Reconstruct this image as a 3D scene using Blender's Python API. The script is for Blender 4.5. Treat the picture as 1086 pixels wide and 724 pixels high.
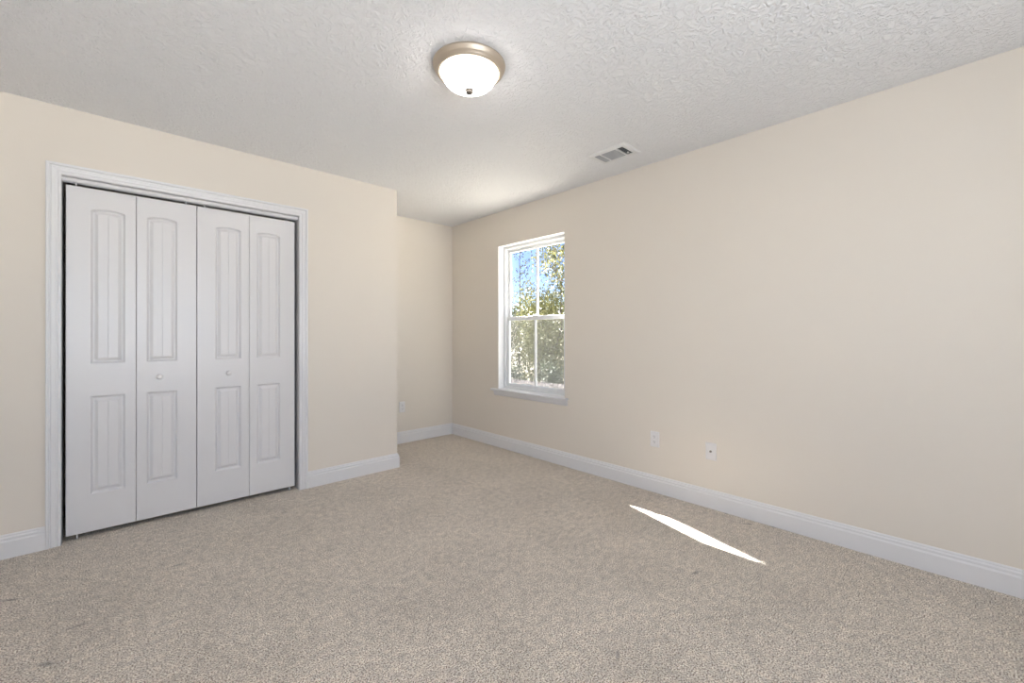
import bpy, bmesh, math, random
from mathutils import Vector, Matrix, Euler
R = math.radians
S = bpy.context.scene
C = S.collection
for o in list(bpy.data.objects): bpy.data.objects.remove(o)

# ------------------------------------------------------------ camera, sky, sun, exposure
cam = bpy.data.cameras.new('camera'); camo = bpy.data.objects.new('camera', cam); C.objects.link(camo)
cam.sensor_width = 36; cam.lens = 454.7/1086*36
cam.shift_y = -(362-353.64)/1086
cam.clip_start = .02; cam.clip_end = 400
YAW = 46.895
camo.location = (0, 0, 1.1672)
camo.rotation_euler = Euler((R(90.12), R(0.068), R(YAW-90)), 'XYZ')
S.camera = camo
S.view_settings.view_transform = 'Standard'; S.view_settings.look = 'None'
S.view_settings.exposure = -0.26; S.view_settings.gamma = 1; S.view_settings.use_curve_mapping = False

SUN_EL, SUN_SL = 40.6, 0.29          # elevation, plan slope dx/dy
w = bpy.data.worlds.new('world'); S.world = w; w.use_nodes = True
nt = w.node_tree; nt.nodes.clear()
sky = nt.nodes.new('ShaderNodeTexSky'); sky.sky_type = 'NISHITA'; sky.sun_disc = False
sky.sun_elevation = R(SUN_EL); sky.sun_rotation = math.atan(SUN_SL)
sky.air_density = 1.0; sky.dust_density = .2; sky.ozone_density = 1.5
bg = nt.nodes.new('ShaderNodeBackground'); bg.inputs[1].default_value = 0.25
wo = nt.nodes.new('ShaderNodeOutputWorld')
tint = nt.nodes.new('ShaderNodeMix'); tint.data_type = 'RGBA'; tint.blend_type = 'MULTIPLY'; tint.inputs[0].default_value = 1
tint.inputs[7].default_value = (.64, .67, .90, 1)
nt.links.new(sky.outputs[0], tint.inputs[6]); nt.links.new(tint.outputs[2], bg.inputs[0]); nt.links.new(bg.outputs[0], wo.inputs[0])

sl = bpy.data.lights.new('sun', 'SUN'); sl.energy = 140.0; sl.angle = R(.53); sl.color = (1, .95, .88)
so = bpy.data.objects.new('sun', sl); C.objects.link(so)
sd = Vector((SUN_SL, 1, 0)).normalized()*math.cos(R(SUN_EL)) + Vector((0, 0, math.sin(R(SUN_EL))))
so.rotation_euler = sd.to_track_quat('Z', 'Y').to_euler(); so.location = (10, 20, 20)

def area(name, loc, d, sx, sy, e, col):
    l = bpy.data.lights.new(name, 'AREA'); l.shape = 'RECTANGLE'; l.size = sx; l.size_y = sy; l.energy = e; l.color = col
    o = bpy.data.objects.new(name, l); C.objects.link(o); o.location = loc
    o.rotation_euler = Vector(d).to_track_quat('-Z', 'Z').to_euler(); return o
# added fill lamps, set outside two made-up windows behind the camera
area('fill_rear', (.35, -1.72, 1.45), (0, 1, .30), 2.3, 1.5, 60, (.78, .88, 1.0))
area('fill_side', (-1.72, .6, 1.45), (1, 0, .30), 2.0, 1.5, 8, (1.0, .95, .88))
# more fill lamps, added to throw light up onto the ceiling
area('ceiling_fill_rear', (.35, -2.9, .2), (0, .75, .65), 3.0, 1.8, 350, (.93, .965, 1.0))
area('ceiling_fill_side', (-2.9, .6, .2), (.75, 0, .65), 3.0, 1.8, 30, (1.0, .97, .92))
LAMP_E = 18.0

# ------------------------------------------------------------ dimensions
H = 2.44; XR = 2.9495; YC = 3.455; YA = 4.185; XC = 1.8446
XN = -1.5; YN = -1.5; T = .12
CL, CR, CT = -.200, 1.035, 2.060       # closet opening between casings
WY0, WY1, WZ0, WZ1 = 2.465, 3.360, .605, 2.085   # window opening in the right wall
XO = 3.085                              # outer face of exterior wall

# ------------------------------------------------------------ helpers
def tag(o, label=None, cat=None, group=None, kind=None):
    if label: o['label'] = label
    if cat: o['category'] = cat
    if group: o['group'] = group
    if kind: o['kind'] = kind
    return o
def empty(name, loc, rot=(0, 0, 0)):
    o = bpy.data.objects.new(name, None); C.objects.link(o); o.location = loc; o.rotation_euler = rot
    o.empty_display_size = .1; return o
class MB:
    def __init__(s): s.v = []; s.f = []
    def add(s, vs, fs):
        n = len(s.v); s.v += [tuple(v) for v in vs]; s.f += [tuple(i+n for i in f) for f in fs]
    def box(s, a, b):
        (x0, y0, z0), (x1, y1, z1) = a, b
        s.add([(x0,y0,z0),(x1,y0,z0),(x1,y1,z0),(x0,y1,z0),(x0,y0,z1),(x1,y0,z1),(x1,y1,z1),(x0,y1,z1)],
              [(3,2,1,0),(4,5,6,7),(0,1,5,4),(1,2,6,5),(2,3,7,6),(3,0,4,7)])
    def lathe(s, prof, n=48, M=None, cap=False):
        vs = []
        for r, z in prof:
            for k in range(n):
                a = 2*math.pi*k/n; vs.append(Vector((r*math.cos(a), r*math.sin(a), z)))
        if M is not None: vs = [M @ v for v in vs]
        fs = [(i*n+k, i*n+(k+1) % n, (i+1)*n+(k+1) % n, (i+1)*n+k) for i in range(len(prof)-1) for k in range(n)]
        if cap: fs += [tuple(range(n))[::-1], tuple((len(prof)-1)*n+k for k in range(n))]
        s.add(vs, fs)
    def tube(s, pts, rads, n=6):
        pts = [Vector(p) for p in pts]; vs = []
        for i, p in enumerate(pts):
            d = (pts[min(i+1, len(pts)-1)]-pts[max(i-1, 0)]).normalized()
            u = d.orthogonal().normalized(); v = d.cross(u)
            for k in range(n):
                a = 2*math.pi*k/n; vs.append(p+(u*math.cos(a)+v*math.sin(a))*rads[i])
        fs = [(i*n+k, i*n+(k+1) % n, (i+1)*n+(k+1) % n, (i+1)*n+k) for i in range(len(pts)-1) for k in range(n)]
        fs += [tuple(range(n))[::-1], tuple((len(pts)-1)*n+k for k in range(n))]
        s.add(vs, fs)
    def build(s, name, mat, parent=None, smooth=False, bevel=0, loc=None, fixn=True):
        me = bpy.data.meshes.new(name); me.from_pydata(s.v, [], s.f); me.validate()
        if fixn:
            bm = bmesh.new(); bm.from_mesh(me); bmesh.ops.recalc_face_normals(bm, faces=bm.faces); bm.to_mesh(me); bm.free()
        me.materials.append(mat)
        o = bpy.data.objects.new(name, me); C.objects.link(o)
        if parent is not None: o.parent = parent
        if loc: o.location = loc
        if smooth:
            for p in me.polygons: p.use_smooth = True
        if bevel:
            m = o.modifiers.new('bevel', 'BEVEL'); m.width = bevel; m.segments = 2; m.limit_method = 'ANGLE'
        return o
def struct(name, mb, mat, **k):
    o = mb.build(name, mat, **k); o['kind'] = 'structure'; return o

# ------------------------------------------------------------ materials
def mat(name, col, rough=.5, metal=0, spec=.5):
    m = bpy.data.materials.new(name); m.use_nodes = True
    b = m.node_tree.nodes['Principled BSDF']
    b.inputs['Base Color'].default_value = (*col, 1); b.inputs['Roughness'].default_value = rough
    b.inputs['Metallic'].default_value = metal; b.inputs['Specular IOR Level'].default_value = spec
    return m, m.node_tree, b
def N(t, typ, **inp):
    n = t.nodes.new(typ)
    for k, v in inp.items(): n.inputs[k.replace('_', ' ')].default_value = v
    return n
def coords(t): return t.nodes.new('ShaderNodeTexCoord').outputs['Object']
def bump(t, b, h, strength, dist):
    n = N(t, 'ShaderNodeBump', Strength=strength, Distance=dist); t.links.new(h, n.inputs['Height']); t.links.new(n.outputs[0], b.inputs['Normal']); return n

m_wall, t, b = mat('cream_wall_paint', (.80, .737, .655), .6, spec=.25)
n = N(t, 'ShaderNodeTexNoise', Scale=160, Detail=3); t.links.new(coords(t), n.inputs['Vector']); bump(t, b, n.outputs[0], .10, .002)
m_trim, t, b = mat('white_trim_paint', (.80, .79, .795), .32)
m_door, t, b = mat('white_door_paint', (.775, .76, .76), .30)
n = N(t, 'ShaderNodeTexNoise', Scale=60, Detail=4); mp = N(t, 'ShaderNodeMapping', Scale=(4, 4, .15))
t.links.new(coords(t), mp.inputs[0]); t.links.new(mp.outputs[0], n.inputs['Vector']); bump(t, b, n.outputs[0], .05, .001)
m_vinyl, _, _ = mat('white_vinyl', (.83, .84, .85), .35)
m_plate, _, _ = mat('white_plastic_plate', (.82, .80, .79), .3)
m_slot, _, _ = mat('dark_slot', (.03, .03, .03), .6)
m_brass, _, _ = mat('coax_metal', (.30, .27, .22), .35, .9)
m_ext, t, b = mat('exterior_siding', (.55, .53, .50), .7)
m_closet, _, _ = mat('closet_cream_paint', (.80, .735, .64), .7)  # plain cream, close to the wall colour
m_shelf, _, _ = mat('closet_shelf_wire', (.7, .7, .7), .4)

# ceiling with knock-down texture
m_ceil, t, b = mat('textured_ceiling_paint', (.88, .88, .89), .75, spec=.2)
co = coords(t)
nd = N(t, 'ShaderNodeTexNoise', Scale=9, Detail=2); t.links.new(co, nd.inputs['Vector'])
mx = t.nodes.new('ShaderNodeMix'); mx.data_type = 'VECTOR'; mx.inputs[0].default_value = .06
t.links.new(co, mx.inputs[4]); t.links.new(nd.outputs['Color'], mx.inputs[5])
n1 = N(t, 'ShaderNodeTexNoise', Scale=42, Detail=3, Roughness=.55, Distortion=1.1); t.links.new(mx.outputs[1], n1.inputs['Vector'])
r1 = t.nodes.new('ShaderNodeValToRGB'); r1.color_ramp.elements[0].position = .44; r1.color_ramp.elements[1].position = .60
t.links.new(n1.outputs[0], r1.inputs[0]); bump(t, b, r1.outputs[0], .75, .0055)

# carpet
m_carpet, t, b = mat('beige_cut_pile_carpet', (.45, .38, .31), .95, spec=.1)
b.inputs['Sheen Weight'].default_value = .25; b.inputs['Sheen Roughness'].default_value = .6
co = coords(t)
nf = N(t, 'ShaderNodeTexNoise', Scale=185, Detail=3, Roughness=.65); t.links.new(co, nf.inputs['Vector'])
v = N(t, 'ShaderNodeTexVoronoi', Scale=190); t.links.new(co, v.inputs['Vector'])
nm = N(t, 'ShaderNodeTexNoise', Scale=28, Detail=4, Roughness=.65); t.links.new(co, nm.inputs['Vector'])
nl = N(t, 'ShaderNodeTexNoise', Scale=2.2, Detail=3, Roughness=.6, Distortion=.6); t.links.new(co, nl.inputs['Vector'])
ramp = t.nodes.new('ShaderNodeValToRGB'); cr = ramp.color_ramp
cr.elements[0].position = .40; cr.elements[0].color = (.19, .13, .085, 1)
cr.elements[1].position = .60; cr.elements[1].color = (1, .94, .85, 1)
e = cr.elements.new(.50); e.color = (.75, .65, .54, 1)
t.links.new(nf.outputs[0], ramp.inputs[0])
def mul(a, lo, hi, p0=.3, p1=.7):
    r = N(t, 'ShaderNodeMapRange', From_Min=p0, From_Max=p1, To_Min=lo, To_Max=hi); t.links.new(a, r.inputs[0]); return r.outputs[0]
q = t.nodes.new('ShaderNodeMath'); q.operation = 'MULTIPLY'
t.links.new(mul(nm.outputs[0], .76, 1.22), q.inputs[0]); t.links.new(mul(nl.outputs[0], .93, 1.10), q.inputs[1])
q2 = t.nodes.new('ShaderNodeVectorMath'); q2.operation = 'SCALE'
last = q.outputs[0]
# small crushed or parted spots in the pile: centre, half length, half width, angle, depth
for cx, cy, a_, b_, an, dp in ((2.092, .922, .045, .012, 15, .55), (2.866, .934, .05, .010, 60, .5), (2.925, 1.087, .02, .012, 0, .6), (2.93, .82, .03, .010, 90, .5),
        (-.322, 2.894, .05, .013, 30, .6), (-.164, 2.241, .07, .014, 40, .7), (-.099, 2.45, .05, .012, -10, .75), (1.549, 3.007, .02, .010, 0, .6), (2.088, 1.907, .03, .012, 40, .75), (1.35, .881, .05, .012, -30, .75), (.25, 2.75, .05, .013, 10, .75)):
    s1 = t.nodes.new('ShaderNodeVectorMath'); s1.operation = 'SUBTRACT'; s1.inputs[1].default_value = (cx, cy, 0); t.links.new(co, s1.inputs[0])
    s2 = t.nodes.new('ShaderNodeVectorRotate'); s2.rotation_type = 'Z_AXIS'; s2.inputs['Angle'].default_value = R(an); t.links.new(s1.outputs[0], s2.inputs['Vector'])
    s3 = t.nodes.new('ShaderNodeVectorMath'); s3.operation = 'MULTIPLY'; s3.inputs[1].default_value = (1.5/a_, 1/b_, 0); t.links.new(s2.outputs[0], s3.inputs[0])
    s4 = t.nodes.new('ShaderNodeVectorMath'); s4.operation = 'LENGTH'; t.links.new(s3.outputs[0], s4.inputs[0])
    s5 = t.nodes.new('ShaderNodeMapRange'); s5.inputs['From Min'].default_value = .3; s5.inputs['From Max'].default_value = 1.0; s5.inputs['To Min'].default_value = dp*.75; s5.inputs['To Max'].default_value = 1.0
    t.links.new(s4.outputs['Value'], s5.inputs[0])
    s6 = t.nodes.new('ShaderNodeMath'); s6.operation = 'MULTIPLY'; t.links.new(last, s6.inputs[0]); t.links.new(s5.outputs[0], s6.inputs[1]); last = s6.outputs[0]
t.links.new(ramp.outputs[0], q2.inputs[0]); t.links.new(last, q2.inputs['Scale']); t.links.new(q2.outputs[0], b.inputs['Base Color'])
ad = t.nodes.new('ShaderNodeMath'); ad.operation = 'ADD'; t.links.new(nf.outputs[0], ad.inputs[0]); t.links.new(nm.outputs[0], ad.inputs[1])
bump(t, b, ad.outputs[0], .9, .009)
m_tuft, _, _ = mat('parted_carpet_backing', (.16, .12, .08), .95)

# ------------------------------------------------------------ room shell
f = MB(); f.box((XN-T, YN-T, -.12), (XO-.01, YA+T, 0)); struct('floor', f, m_carpet)
f = MB(); f.box((XN-T, YN-T, H), (XO-.01, YA+T, H+.12)); struct('ceiling', f, m_ceil)
# right (exterior) wall with window opening
f = MB()
f.box((XR, YN-T, 0), (XO-.012, WY0, H)); f.box((XR, WY1, 0), (XO-.012, YA+T, H))
f.box((XR, WY0, 0), (XO-.012, WY1, WZ0-.02)); f.box((XR, WY0, WZ1), (XO-.012, WY1, H))
struct('wall_right', f, m_wall)
f = MB()
f.box((XO-.012, YN-T, -3), (XO, WY0, 3)); f.box((XO-.012, WY1, -3), (XO, YA+T, 3))
f.box((XO-.012, WY0, -3), (XO, WY1, WZ0-.02)); f.box((XO-.012, WY0, WZ1), (XO, WY1, 3))
struct('wall_outside', f, m_ext)
# closet wall with the bifold opening, and the return beside the alcove
f = MB()
f.box((XN, YC, 0), (CL-.02, YC+T, H)); f.box((CR+.02, YC, 0), (XC, YC+T, H))
f.box((CL-.02, YC, CT+.02), (CR+.02, YC+T, H)); f.box((XC-T, YC+T, 0), (XC, YA, H))
struct('wall_left', f, m_wall, bevel=0)
f = MB(); f.box((XN, YA, 0), (XR, YA+T, H)); struct('wall_back', f, m_wall)
# walls behind the photographer, each with an invented window that lets fill light in
def holed(axis, c0, c1, a0, a1, h0, h1, z0, z1):
    f = MB()
    def bx(p0, p1, q0, q1):
        if axis == 'y': f.box((p0, c0, q0), (p1, c1, q1))
        else: f.box((c0, p0, q0), (c1, p1, q1))
    bx(a0, h0, 0, H); bx(h1, a1, 0, H); bx(h0, h1, 0, z0); bx(h0, h1, z1, H); return f
struct('wall_front', holed('y', YN-T, YN, XN-T, XR, -.75, 1.45, .75, 2.1), m_wall)
struct('wall_side', holed('x', XN-T, XN, YN, YA+T, -.35, 1.55, .75, 2.1), m_wall)
def plain_window(name, axis, c, h0, h1, z0, z1):
    f = MB()
    def bx(p0, p1, q0, q1, d=.06):
        if axis == 'y': f.box((p0, c, q0), (p1, c+d, q1))
        else: f.box((c, p0, q0), (c+d, p1, q1))
    bx(h0, h1, z0, z0+.05); bx(h0, h1, z1-.05, z1); bx(h0, h0+.05, z0, z1); bx(h1-.05, h1, z0, z1)
    m = (z0+z1)/2; bx(h0, h1, m-.02, m+.02); k = (h0+h1)/2; bx(k-.03, k+.03, z0, z1)
    struct(name, f, m_vinyl)
plain_window('added_window_2', 'y', YN-.10, -.75, 1.45, .75, 2.1)  # both unseen windows are added as openings for the fill lamps
plain_window('added_window_3', 'x', XN-.10, -.35, 1.55, .75, 2.1)

# baseboards: one mitred profile run round the room
prof = [(0, 0), (.0165, 0), (.0165, .0870), (.0120, .0935), (.0105, .0940), (.0105, .0960), (.0120, .0970), (.0120, .1060), (.0070, .1125), (.0070, .1180), (.0030, .1240), (0, .1240)]
path = [(CR+.060, YC), (XC, YC), (XC, YA), (XR, YA), (XR, YN), (XN, YN), (XN, YC), (CL-.060, YC)]
names = ['baseboard_left', 'baseboard_return', 'baseboard_back', 'baseboard_right', 'baseboard_front', 'baseboard_side', 'baseboard_closet']
P = [Vector(p) for p in path]
dirs = [(P[i+1]-P[i]).normalized() for i in range(len(P)-1)]
nr = [Vector((d.y, -d.x)) for d in dirs]
def offp(i, u):
    if i == 0: return P[0]+nr[0]*u
    if i == len(P)-1: return P[-1]+nr[-1]*u
    return P[i]+(nr[i-1]+nr[i])*u          # right-angle mitre
for i, nme in enumerate(names):
    f = MB(); vs = []
    for j in (i, i+1):
        for u, z in prof:
            p = offp(j, u); vs.append((p.x, p.y, z))
    n = len(prof)
    fs = [(k, (k+1) % n, n+(k+1) % n, n+k) for k in range(n)] + [tuple(range(n)), tuple(range(n, 2*n))[::-1]]
    f.add(vs, fs); struct(nme, f, m_trim)

# closet casing (mitred) with jambs
cp = [(0, 0), (0, .008), (.003, .011), (.010, .012), (.013, .008), (.017, .008), (.021, .011), (.038, .014), (.041, .011), (.045, .011), (.048, .018), (.056, .0195), (.060, .017), (.060, 0)]
f = MB(); vs = []
for (sx, sz) in ((0, 0), (0, 1), (1, 1), (1, 0)):
    for u, v_ in cp:
        x = CL-u if sx == 0 else CR+u
        vs.append((x, YC-v_, 0 if sz == 0 else CT+u))
n = len(cp); fs = []
for s_ in range(3): fs += [(s_*n+k, s_*n+(k+1) % n, (s_+1)*n+(k+1) % n, (s_+1)*n+k) for k in range(n)]
fs += [tuple(range(n)), tuple(range(3*n, 4*n))[::-1]]
f.add(vs, fs); struct('trim_1', f, m_trim)
f = MB(); f.box((CL-.02, YC-.001, 0), (CL, YC+T, CT+.02)); f.box((CR, YC-.001, 0), (CR+.02, YC+T, CT+.02)); f.box((CL, YC-.001, CT), (CR, YC+T, CT+.02))
struct('trim_2', f, m_trim)
LY = YC+.028                           # front face of the door leaves

# ------------------------------------------------------------ bifold doors
LW = .2975; L0 = -.185; LZ0, LZ1 = .030, 2.017; TH = .035
def leaf_mesh(px0, px1):
    """leaf in local x 0..LW, z 0..; front face at y=0, two moulded panels; upper one with a cambered top"""
    h = LZ1-LZ0
    ds = [0, .0035, .0085, .011, .016, .026, .032, .035]
    hs = [0, -.0050, -.0125, -.0140, -.0140, -.0060, -.0020, -.0020]
    c = (px0+px1)/2
    xs = [0, .0015, px0-.002] + [px0+d for d in ds] + [c-.004, c-.0015, c, c+.0015, c+.004] + [px1-d for d in ds[::-1]] + [px1+.002, LW-.0015, LW]
    pan = [(.245-LZ0, .812-LZ0, 0), (1.001-LZ0, 1.892-LZ0, .014)]
    zs = [0, .0015]
    for a, b_, _ in pan: zs += [a-.002]+[a+d for d in ds]+[b_-d for d in ds[::-1]]+[b_+.002]
    zs += [h-.0015, h]
    def hgt(x, z):
        for a, b_, _ in pan:
            d = min(x-px0, px1-x, z-a, b_-z)
            if d > -1e-6:
                for k in range(len(ds)-1):
                    if d <= ds[k+1]+1e-6:
                        v_ = hs[k]+(hs[k+1]-hs[k])*max(0, min(1, (d-ds[k])/(ds[k+1]-ds[k]))); break
                else: v_ = hs[-1]
                if d > .033 and abs(x-c) < .001: v_ -= .0022
                return v_
        e = min(x, LW-x, z, h-z)
        return -.0015 if e < .001 else 0
    f = MB(); vs = []; nx, nz = len(xs), len(zs)
    for z in zs:
        for x in xs:
            zz = z
            a, b_, arch = pan[1]
            if z > (a+b_)/2 and z < h-.01:
                u = (x-c)/((px1-px0)/2)
                if abs(u) < 1:
                    zz = z + arch*(1-u*u)
            vs.append((x, -hgt(x, z), zz))
    fs = [(j*nx+i, j*nx+i+1, (j+1)*nx+i+1, (j+1)*nx+i) for j in range(nz-1) for i in range(nx-1)]
    k = len(vs)
    vs += [(0, TH, 0), (LW, TH, 0), (LW, TH, h), (0, TH, h)]
    fs.append((k+1, k, k+3, k+2))
    fs.append(tuple([i for i in range(nx)][::-1]+[k, k+1]))
    fs.append(tuple([(nz-1)*nx+i for i in range(nx)]+[k+2, k+3]))
    fs.append(tuple([j*nx for j in range(nz)]+[k+3, k]))
    fs.append(tuple([j*nx+nx-1 for j in range(nz)][::-1]+[k+1, k+2]))
    f.add(vs, fs); return f
mA = leaf_mesh(.100, .249); mB = leaf_mesh(.0475, .1985)
knob_prof = [(.0001, -.030), (.008, -.0295), (.0135, -.027), (.0160, -.022), (.0150, -.017), (.010, -.012), (.0075, -.008), (.0075, -.003), (.012, -.0015), (.012, 0)]
def bifold(name, x, kx):
    r = empty(name, (x, LY, 0)); r['kind'] = 'structure'
    for k, (mb) in enumerate((mA, mB)):
        lf = mb.build('door_leaf', m_door, r, loc=(k*(LW+.0022), 0, LZ0), smooth=True)
        lf.modifiers.new('es', 'EDGE_SPLIT').split_angle = R(22)
        px = (.040 if k == 0 else LW-.055)
        f = MB(); f.lathe([(.0035, 2.012), (.0035, 2.040)], 10, Matrix.Translation((0, TH/2, 0)), cap=True)
        f.build('pivot_pin', m_trim, r, loc=(k*(LW+.0022)+px, -.013, 0))
        f = MB(); f.lathe([(.004, 0.002), (.004, .034)], 10, Matrix.Translation((0, TH/2, 0)), cap=True)
        if (k == 0) == (kx > .3): f.build('pivot_pin', m_trim, r, loc=(.045 if kx > .3 else LW*2-.03, 0, 0))
    f = MB(); M = Matrix.Rotation(R(-90), 4, 'X') 
    f.lathe([(a, b_) for a, b_ in knob_prof], 24, M)
    f.build('door_knob', m_plate, r, smooth=True, loc=(kx, 0, .906))
    return r
d1 = bifold('door_1', L0, LW+.111)
d2 = bifold('door_2', L0+2*LW+.006, .172)
# head track
f = MB(); f.box((CL, LY-.004, 2.038), (CR, LY-.002, CT)); f.box((CL, LY+.036, 2.038), (CR, LY+.038, CT)); f.box((CL, LY-.004, CT-.002), (CR, LY+.038, CT))
struct('trim_3', f, m_trim)

# ------------------------------------------------------------ window_1
win = empty('window_1', (0, 0, 0)); win['kind'] = 'structure'
X0 = 3.022
fr = .030
f = MB()
f.box((X0, WY0, WZ0), (XO+.010, WY0+fr, WZ1)); f.box((X0, WY1-fr, WZ0), (XO+.012, WY1, WZ1))
f.box((X0, WY0+fr, WZ1-fr), (XO+.012, WY1-fr, WZ1)); f.box((X0, WY0+fr, WZ0), (XO+.012, WY1-fr, WZ0+.020))
f.build('window_frame', m_vinyl, win, bevel=.002)
f = MB()
for y in (WY0+fr, WY1-fr-.008): f.box((X0+.0345, y, WZ0+.02), (X0+.0358, y+.008, WZ1-fr))
f.box((X0+.022, WY0+fr, WZ1-fr-.008), (X0+.0345, WY1-fr, WZ1-fr))
f.build('sash_stop', m_vinyl, win)
m_glass = bpy.data.materials.new('window_glass'); m_glass.use_nodes = True; t = m_glass.node_tree; t.nodes.clear()
tr = t.nodes.new('ShaderNodeBsdfTransparent'); tr.inputs[0].default_value = (.98, .99, .99, 1)
gl = t.nodes.new('ShaderNodeBsdfGlossy'); gl.inputs['Roughness'].default_value = .01
mi = t.nodes.new('ShaderNodeMixShader'); mi.inputs[0].default_value = .05; out = t.nodes.new('ShaderNodeOutputMaterial')
t.links.new(tr.outputs[0], mi.inputs[1]); t.links.new(gl.outputs[0], mi.inputs[2]); t.links.new(mi.outputs[0], out.inputs[0])
def sash(name, x0, x1, y0, y1, z0, z1, st, rb, rt):
    f = MB()
    f.box((x0, y0, z0), (x1, y0+st, z1)); f.box((x0, y1-st, z0), (x1, y1, z1))
    f.box((x0, y0+st, z0), (x1, y1-st, z0+rb)); f.box((x0, y0+st, z1-rt), (x1, y1-st, z1))
    s_ = f.build(name, m_vinyl, win, bevel=.003)
    xm = (x0+x1)/2
    f = MB(); f.box((xm-.002, y0+st-.002, z0+rb-.002), (xm+.002, y1-st+.002, z1-rt+.002)); f.build('window_pane', m_glass, s_)
    ym = (y0+y1)/2
    f = MB(); f.box((xm-.009, ym-.0085, z0+rb), (xm-.003, ym+.0085, z1-rt)); f.box((xm+.003, ym-.0085, z0+rb), (xm+.009, ym+.0085, z1-rt))
    f.build('window_grille', m_vinyl, s_); return s_
Y0, Y1 = WY0+fr, WY1-fr
up = sash('upper_sash', X0+.036, X0+.060, Y0+.003, Y1-.003, 1.318, WZ1-fr-.001, .036, .034, .034)
lo = sash('lower_sash', X0+.008, X0+.034, Y0+.012, Y1-.012, WZ0+.021, 1.350, .036, .036, .038)
f = MB(); yl = (Y0+Y1)/2; f.box((X0+.004, yl-.03, 1.350), (X0+.033, yl+.03, 1.356)); f.box((X0+.010, yl-.008, 1.356), (X0+.026, yl+.022, 1.366))
f.build('sash_lock', m_vinyl, win, bevel=.002)
# woven insect screen outside the lower sash
m_screen, _, _ = mat('grey_screen_mesh', (.16, .17, .18), .7)
f = MB(); xs_ = XO+.002
y = Y0
while y < Y1: f.box((xs_, y, WZ0+.02), (xs_+.0004, y+.00026, 1.335)); y += .0015
z = WZ0+.02
while z < 1.335: f.box((xs_, Y0, z), (xs_+.0003, Y1, z+.00012)); z += .0024
scr = f.build('insect_screen', m_screen, win, fixn=False)
f = MB(); f.box((XO-.004, Y0, 1.322), (XO+.008, Y1, 1.340)); f.box((XO-.004, Y0, WZ0+.02), (XO+.008, Y1, WZ0+.034)); f.build('screen_frame', m_vinyl, win)
# stool and apron
f = MB()
f.box((XR-.042, WY0-.045, WZ0-.020), (XR, WY1+.085, WZ0)); f.box((XR, WY0, WZ0-.020), (X0+.03, WY1, WZ0))
f.build('window_sill', m_trim, win, bevel=.004)
f = MB(); pr = [(0, 0), (.004, .002), (.010, .012), (.012, .030), (.016, .034), (.016, .052), (0, .052)]
vs = [(XR-a, yy, WZ0-.072+b_) for yy in (WY0-.03, WY1+.06) for a, b_ in pr]; n = len(pr)
f.add(vs, [(k, (k+1) % n, n+(k+1) % n, n+k) for k in range(n)]+[tuple(range(n)), tuple(range(n, 2*n))[::-1]])
f.build('window_apron', m_trim, win)
# painted returns around the window opening
f = MB(); e_ = .003
f.box((XR-.0005, WY1-e_, WZ0), (X0, WY1, WZ1)); f.box((XR-.0005, WY0, WZ0), (X0, WY0+e_, WZ1)); f.box((XR-.0005, WY0, WZ1-e_), (X0, WY1, WZ1))
f.build('window_return', m_trim, win)

# ------------------------------------------------------------ ceiling lamp
LX, LYY = 1.237, 1.615
lamp = empty('ceiling_lamp', (LX, LYY, H))
tag(lamp, 'round flush-mount ceiling lamp with frosted glass bowl and satin nickel rim', 'lamp')
m_nick, t, b = mat('satin_nickel', (.56, .48, .39), .48, .8)
m_bowl, t, b = mat('frosted_glass_bowl', (.85, .82, .80), .25)
nz_ = N(t, 'ShaderNodeTexNoise', Scale=7, Detail=2, Distortion=2.5); t.links.new(coords(t), nz_.inputs['Vector'])
rr = t.nodes.new('ShaderNodeValToRGB'); rr.color_ramp.elements[0].position = .38; rr.color_ramp.elements[0].color = (1, .88, .80, 1)
rr.color_ramp.elements[1].position = .55; rr.color_ramp.elements[1].color = (1, .96, .92, 1)
t.links.new(nz_.outputs[0], rr.inputs[0]); t.links.new(rr.outputs[0], b.inputs['Emission Color']); b.inputs['Emission Strength'].default_value = LAMP_E
f = MB(); f.lathe([(.155, 0), (.168, -.001), (.1705, -.005), (.170, -.012), (.166, -.016), (.164, -.022), (.161, -.029), (.156, -.031), (.154, -.036), (.148, -.041), (.141, -.044), (.137, -.041), (.135, -.020), (.135, 0)], 96)
f.build('lamp_rim', m_nick, lamp, smooth=True)
f = MB(); pr = [(.1340, -.036), (.1345, -.043), (.133, -.048), (.128, -.052)]
for k in range(1, 15):
    a = k/14*math.pi/2; pr.append((.125*math.cos(a)**.9+.0001 if k < 14 else .0001, -.052-.066*math.sin(a)))
f.lathe(pr, 96); f.build('lamp_bowl', m_bowl, lamp, smooth=True)
f = MB(); f.lathe([(.0001, -.138), (.009, -.1375), (.015, -.134), (.0175, -.129), (.016, -.124), (.012, -.121), (.020, -.1185), (.020, -.115)], 24)
m_fin, _, _ = mat('dull_nickel', (.11, .092, .075), .8, 0)
f.build('lamp_finial', m_fin, lamp, smooth=True)

# ------------------------------------------------------------ ceiling vent
vent = empty('ceiling_vent', (2.592, 1.716, H))
tag(vent, 'small white rectangular air register with grey louvres on the ceiling', 'vent')
m_vent, _, _ = mat('white_enamel', (.80, .80, .80), .4); m_duct, _, _ = mat('duct_shadow_grey', (.15, .155, .16), .8); m_lv, _, _ = mat('grey_louvre', (.42, .43, .45), .5)
ox, oy, ix, iy = .105, .150, .068, .112
f = MB()
def ring(x, y, z): return [(-x, -y, z), (x, -y, z), (x, y, z), (-x, y, z)]
vs = ring(ox, oy, 0)+ring(ox-.003, oy-.003, -.004)+ring(ox-.014, oy-.014, -.0075)+ring(ix+.004, iy+.004, -.0075)+ring(ix, iy, -.006)+ring(ix, iy, 0)
fs = [(r_*4+k, r_*4+(k+1) % 4, (r_+1)*4+(k+1) % 4, (r_+1)*4+k) for r_ in range(5) for k in range(4)]
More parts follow.
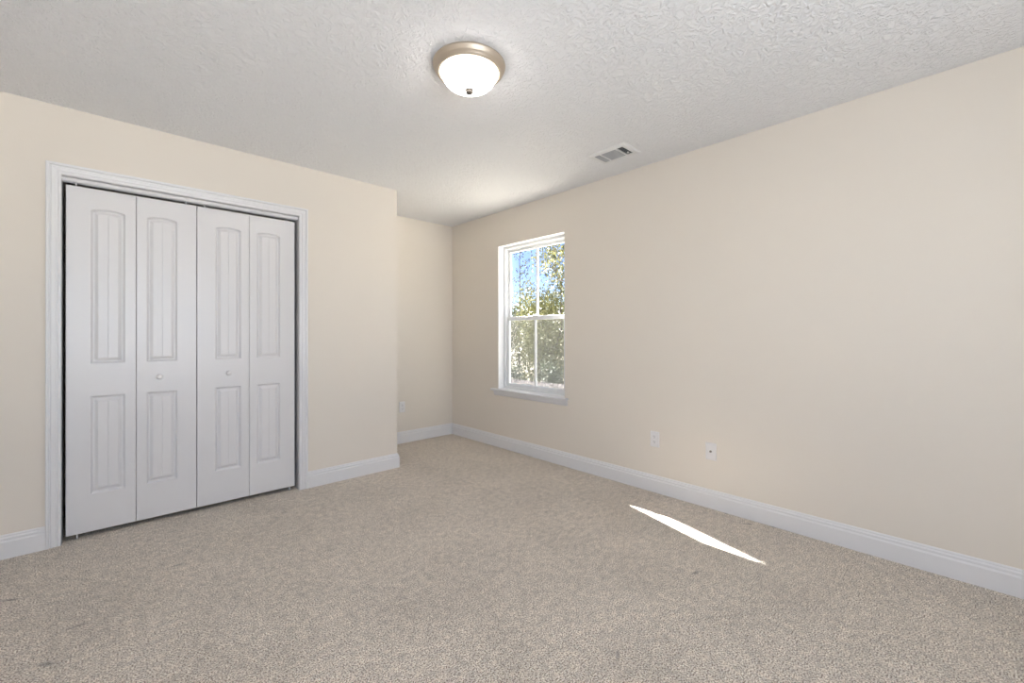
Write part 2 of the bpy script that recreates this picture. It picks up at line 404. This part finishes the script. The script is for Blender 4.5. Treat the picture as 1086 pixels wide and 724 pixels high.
f.add(vs, fs); f.build('vent_frame', m_vent, vent)
f = MB(); f.box((-ix, -iy, -.0012), (ix, iy, -.0002)); f.build('duct_shade_plate', m_duct, vent)  # dark plate on the uncut ceiling, stands in for shade inside the duct
for y in (-.062, .066):
    f = MB(); f.box((-ix, y-.005, -.0078), (ix, y+.005, -.001)); f.build('vent_divider', m_vent, vent)
def blades(y0, y1, along, n, th):
    f = MB()
    for k in range(n):
        u = (k+.5)/n
        if along == 'y':
            x = -ix+2*ix*u; f.add([(x-.004, y0, -.0015), (x+th-.004, y0, -.0015), (x+.003+th, y0, -.007), (x+.003, y0, -.007), (x-.004, y1, -.0015), (x+th-.004, y1, -.0015), (x+.003+th, y1, -.007), (x+.003, y1, -.007)],
              [(0,1,2,3),(7,6,5,4),(0,4,5,1),(1,5,6,2),(2,6,7,3),(3,7,4,0)])
        else:
            y = y0+(y1-y0)*u; s_ = 1 if y0 > 0 else -1
            f.add([(-ix, y, -.0015), (-ix, y+th, -.0015), (-ix, y+s_*.005+th, -.007), (-ix, y+s_*.005, -.007), (ix, y, -.0015), (ix, y+th, -.0015), (ix, y+s_*.005+th, -.007), (ix, y+s_*.005, -.007)],
              [(0,1,2,3),(7,6,5,4),(0,4,5,1),(1,5,6,2),(2,6,7,3),(3,7,4,0)])
    f.build('louvre_set', m_lv, vent)
blades(-iy, -.067, 'x', 4, .0012); blades(-.057, .061, 'y', 12, .0016); blades(.071, iy, 'x', 4, .0030)
f = MB(); f.box((.028, -.100, -.012), (.036, -.088, -.004)); f.build('damper_lever', m_vent, vent, bevel=.001)

# ------------------------------------------------------------ wall plates (built in local XZ plane facing -Y)
def plate_base(root):
    f = MB(); w_, h_ = .035, .0575
    vs = []
    for x, z, y in ((w_, h_, 0), (w_, h_, -.003), (w_-.004, h_-.004, -.0062)): vs += [(-x, y, -z), (x, y, -z), (x, y, z), (-x, y, z)]
    f.add(vs, [(r_*4+k, r_*4+(k+1) % 4, (r_+1)*4+(k+1) % 4, (r_+1)*4+k) for r_ in range(2) for k in range(4)]+[(8, 9, 10, 11), (3, 2, 1, 0)])
    return f.build('wall_plate', m_plate, root)
def screw(root, z):
    f = MB(); f.lathe([(.0001, -.0075), (.003, -.0072), (.0035, -.0060)], 12, Matrix.Translation((0, 0, z)) @ Matrix.Rotation(R(-90), 4, 'X')); f.build('screw', m_plate, root)
def outlet(loc, rz, label):
    r = empty('wall_outlet', loc, (0, 0, rz)); tag(r, label, 'outlet'); plate_base(r)
    for zc in (-.0195, .0195):
        f = MB(); pts = []
        for k in range(24):
            a = 2*math.pi*k/24; pts.append((.0172*math.cos(a), max(-.0135, min(.0135, .0172*math.sin(a)))+zc))
        f.add([(x, -.0055, z) for x, z in pts]+[(x, -.0082, z) for x, z in pts], [(k, (k+1) % 24, 24+(k+1) % 24, 24+k) for k in range(24)]+[tuple(range(24, 48))])
        rc = f.build('receptacle', m_plate, r)
        f = MB(); f.box((-.0068, -.0086, zc-.001), (-.0045, -.008, zc+.0075)); f.box((.0045, -.0086, zc), (.0066, -.008, zc+.007)); f.box((-.0022, -.0086, zc-.0095), (.0022, -.008, zc-.005))
        f.build('socket_slots', m_slot, rc)
    screw(r, 0); return r
outlet((XR, 1.600, .390), R(-90), 'white duplex power outlet on right wall, nearer the window')
outlet((2.292, YA, .388), 0, 'white duplex power outlet on the alcove back wall')
r = empty('coaxial_wall_plate', (XR, 1.193, .380), (0, 0, R(-90))); tag(r, 'white wall plate with single dark metal coaxial jack on right wall', 'wall plate'); plate_base(r)
f = MB(); f.lathe([(.0075, -.006), (.0075, -.009), (.0048, -.009), (.0048, -.017), (.0030, -.017), (.0028, -.010)], 12, Matrix.Rotation(R(-90), 4, 'X')); f.build('coaxial_jack', m_brass, r)
screw(r, .042); screw(r, -.042)

# ------------------------------------------------------------ outside: ground, fence, trees
random.seed(4)
GZ = -3.0
m_bounce_ground, t, b = mat('pale_bounce_ground', (.30, .29, .19), .9)  # unseen ground, made pale to bounce sunlight up through the window
n = N(t, 'ShaderNodeTexNoise', Scale=1.2, Detail=6); t.links.new(coords(t), n.inputs['Vector'])
rr = t.nodes.new('ShaderNodeValToRGB'); rr.color_ramp.elements[0].color = (.60, .56, .48, 1); rr.color_ramp.elements[1].color = (.72, .69, .62, 1)
t.links.new(n.outputs[0], rr.inputs[0]); t.links.new(rr.outputs[0], b.inputs['Base Color'])
f = MB(); f.box((XO, -40, GZ-.2), (15.2, 90, GZ)); struct('ground', f, m_bounce_ground)
m_woods, t, b = mat('leaf_litter_ground', (.14, .12, .09), .9)
f = MB(); f.box((15.2, -40, GZ-.2), (120, 120, GZ)); struct('ground_woods', f, m_woods)

fx = 15.0
fence = empty('wooden_fence', (fx, 14, GZ)); tag(fence, 'grey weathered board fence at the edge of the woods outside the window', 'fence')
m_fence, t, b = mat('weathered_fence_wood', (.33, .32, .33), .85)
n = N(t, 'ShaderNodeTexNoise', Scale=3, Detail=5); t.links.new(coords(t), n.inputs['Vector'])
rr = t.nodes.new('ShaderNodeValToRGB'); rr.color_ramp.elements[0].color = (.09, .085, .10, 1); rr.color_ramp.elements[1].color = (.19, .18, .20, 1)
t.links.new(n.outputs[0], rr.inputs[0]); t.links.new(rr.outputs[0], b.inputs['Base Color'])
for s_ in range(-3, 9):
    y0 = s_*2.4
    f = MB()
    for k in range(16):
        y = y0+k*.15+.01; hh = 1.9+random.uniform(-.02, .02)
        f.add([(0, y, .03), (0, y+.13, .03), (0, y+.13, hh-.03), (0, y+.10, hh), (0, y+.03, hh), (0, y, hh-.03)] + [(.02, y, .03), (.02, y+.13, .03), (.02, y+.13, hh-.03), (.02, y+.10, hh), (.02, y+.03, hh), (.02, y, hh-.03)],
              [(0,1,2,3,4,5), (11,10,9,8,7,6)]+[(i, (i+1) % 6, 6+(i+1) % 6, 6+i) for i in range(6)])
    f.build('fence_panel', m_fence, fence)
    f = MB(); f.box((.02, y0-.05, 0), (.12, y0+.05, 1.93)); f.build('fence_post', m_fence, fence)
    f = MB(); f.box((.02, y0+.05, .35), (.06, y0+2.35, .44)); f.box((.02, y0+.05, 1.4), (.06, y0+2.35, 1.49)); f.build('fence_rail', m_fence, fence)

def leafmat(name, c1, c2):
    m, t, b = mat(name, c1, .6, spec=.3)
    n = N(t, 'ShaderNodeTexNoise', Scale=3.5, Detail=4); t.links.new(coords(t), n.inputs['Vector'])
    rr = t.nodes.new('ShaderNodeValToRGB'); rr.color_ramp.elements[0].position = .38; rr.color_ramp.elements[1].position = .62
    rr.color_ramp.elements[0].color = (*c1, 1); rr.color_ramp.elements[1].color = (*c2, 1)
    t.links.new(n.outputs[0], rr.inputs[0]); t.links.new(rr.outputs[0], b.inputs['Base Color'])
    b.inputs['Transmission Weight'].default_value = 0
    return m
m_bark, _, _ = mat('grey_bark', (.07, .06, .055), .9)
lm = [leafmat('green_leaves', (.045, .06, .02), (.14, .155, .07)), leafmat('yellow_green_leaves', (.09, .10, .03), (.25, .25, .115)), leafmat('blue_green_leaves', (.04, .06, .035), (.15, .18, .11))]
def tree(name, h, spread, nb, leaves, lsz, lmat, label, cat, group, x, y, rz=0, low=.25, clump=.45, curve=.3, tr_r=None):
    root = empty(name, (x, y, GZ), (0, 0, rz)); tag(root, label, cat, group)
    tr_r = tr_r or h*.011
    pts = [Vector((0, 0, 0))]
    for k in range(1, 8): pts.append(pts[-1]+Vector((random.uniform(-curve, curve)*.35, random.uniform(-curve, curve)*.35, h/7)))
    w_ = MB(); w_.tube(pts, [tr_r*(1-.85*i/7) for i in range(8)], 7)
    ends = []
    for k in range(nb):
        u = low+(1-low)*(k+random.random())/nb; i = min(6, int(u*7)); p = pts[i].lerp(pts[i+1], u*7-i)
        a = random.uniform(0, 6.283); L = spread*(1.15-u*.75)*random.uniform(.6, 1.1); el = random.uniform(.1, .8)
        d = Vector((math.cos(a)*math.cos(el), math.sin(a)*math.cos(el), math.sin(el)))
        q1 = p+d*L*.5+Vector((0, 0, random.uniform(-.1, .1)*L)); q2 = p+d*L+Vector((0, 0, random.uniform(-.2, .25)*L))
        r0 = tr_r*(1-.8*u)*.5; w_.tube([p, q1, q2], [r0, r0*.6, r0*.2], 5)
        ends += [q1, q2, q1.lerp(q2, .5)]
        for j in range(3):
            s_ = q1.lerp(q2, random.uniform(.0, .9)); e_ = s_+Vector((random.uniform(-1, 1), random.uniform(-1, 1), random.uniform(-.3, .8)))*L*.35
            w_.tube([s_, e_], [r0*.4, r0*.12], 4); ends.append(e_)
    w_.build('trunk', m_bark, root, fixn=False)
    g = MB(); ends = ends or [pts[-1]]
    for k in range(leaves):
        c = random.choice(ends)+Vector((random.gauss(0, clump), random.gauss(0, clump), random.gauss(0, clump*.8)))
        if c.z < .05: c.z = .05+random.random()*.4
        s_ = lsz*random.uniform(.6, 1.3); M = Euler((random.uniform(0, 6.3), random.uniform(0, 6.3), random.uniform(0, 6.3))).to_matrix()
        g.add([c+M @ Vector(p)*s_ for p in ((-.5, 0, 0), (0, -.28, .06), (.6, 0, 0), (0, .28, .06))], [(0, 1, 2, 3)])
    g.build('foliage', lmat, root, fixn=False); return root
def dup(root, x, y, rz, sc, label=None, group=None):
    r = root.copy(); C.objects.link(r); r.location = (x, y, GZ); r.rotation_euler = (0, 0, rz); r.scale = sc
    if label: r['label'] = label
    if group: r['group'] = group
    for c in root.children:
        k = c.copy(); C.objects.link(k); k.parent = r
    return r
def ray(px, dist):     # point on the line of sight in plan
    a = R(YAW)-math.atan((px-543)/454.7); k = dist; return (k*math.cos(a), k*math.sin(a))
G1 = 'yellow-green trees in the woods behind the fence'; G2 = 'undergrowth shrubs along the fence'; G3 = 'dark green trees in the woods behind the fence'
x, y = ray(551, 28.3); tree('slender_tree', 12.5, 1.2, 22, 700, .14, lm[2], 'tall slender tree with thin trunk and sparse leaves, far left in window', 'tree', None, x, y, low=.35, clump=.25, curve=.25, tr_r=.06)
x, y = ray(592, 27.5); tree('crooked_tree', 10.2, 2.6, 24, 3000, .15, lm[0], 'crooked dark-branched tree reaching up at right side of the window', 'tree', None, x, y, low=.45, clump=.38, curve=1.5, tr_r=.10)
x, y = ray(612, 17); tree('overhanging_tree', 9.8, 3.0, 20, 1800, .12, lm[1], 'nearer tree whose branches hang in from the upper right of window', 'tree', None, x, y, low=.6, clump=.35, curve=.5, tr_r=.09)
random.seed(11)
bush = tree('bushy_tree', 6.3, 1.8, 26, 6500, .17, lm[1], 'dense yellow-green bushy tree in the woods behind the fence', 'tree', G1, 18.6, 17.6, low=.03, clump=.5)
bush2 = tree('leafy_tree', 6.6, 1.9, 26, 6500, .17, lm[0], 'dense dark green leafy tree in the woods behind the fence', 'tree', G3, 18.6, 12.4, low=.03, clump=.5)
for x, y, rz, s_, b_ in ((18.4, 23, 1, .95, 0), (18.5, 7, 2, .95, 1), (24.4, 10, 4, .98, 1), (24.4, 15.6, 5, .95, 0), (24.5, 21.2, 3, .97, 1), (24.3, 27, 2.2, .95, 0), (30.3, 18, .7, 1.0, 1), (30.2, 24, 4.4, 1.03, 0), (30.4, 30, 5.1, 1.0, 1), (36.6, 27.5, 1.7, 1.1, 1), (36.5, 34.3, 2.9, 1.1, 0), (18.4, 28.4, 3.3, .95, 1), (18.6, 33.8, .4, .97, 0), (24.4, 32.6, 1.1, .97, 1), (24.3, 38.1, 2.6, .95, 0), (30.4, 36, 4.9, 1.0, 0), (30.2, 42, 3.6, 1.0, 1)):
    dup(bush if b_ else bush2, x, y, rz, (s_, s_, s_))
sh = tree('shrub', 2.5, .75, 16, 2600, .12, lm[2], 'low blue-green shrub growing close behind the fence', 'shrub', G2, 16.25, 14.7, low=.03, clump=.25)
for y, rz, s_ in ((9.6, 1, .9), (12.2, 2, .85), (17.1, 3, .9), (19.4, 4, .9)):
    dup(sh, 16.25, y, rz, (s_, s_, s_))
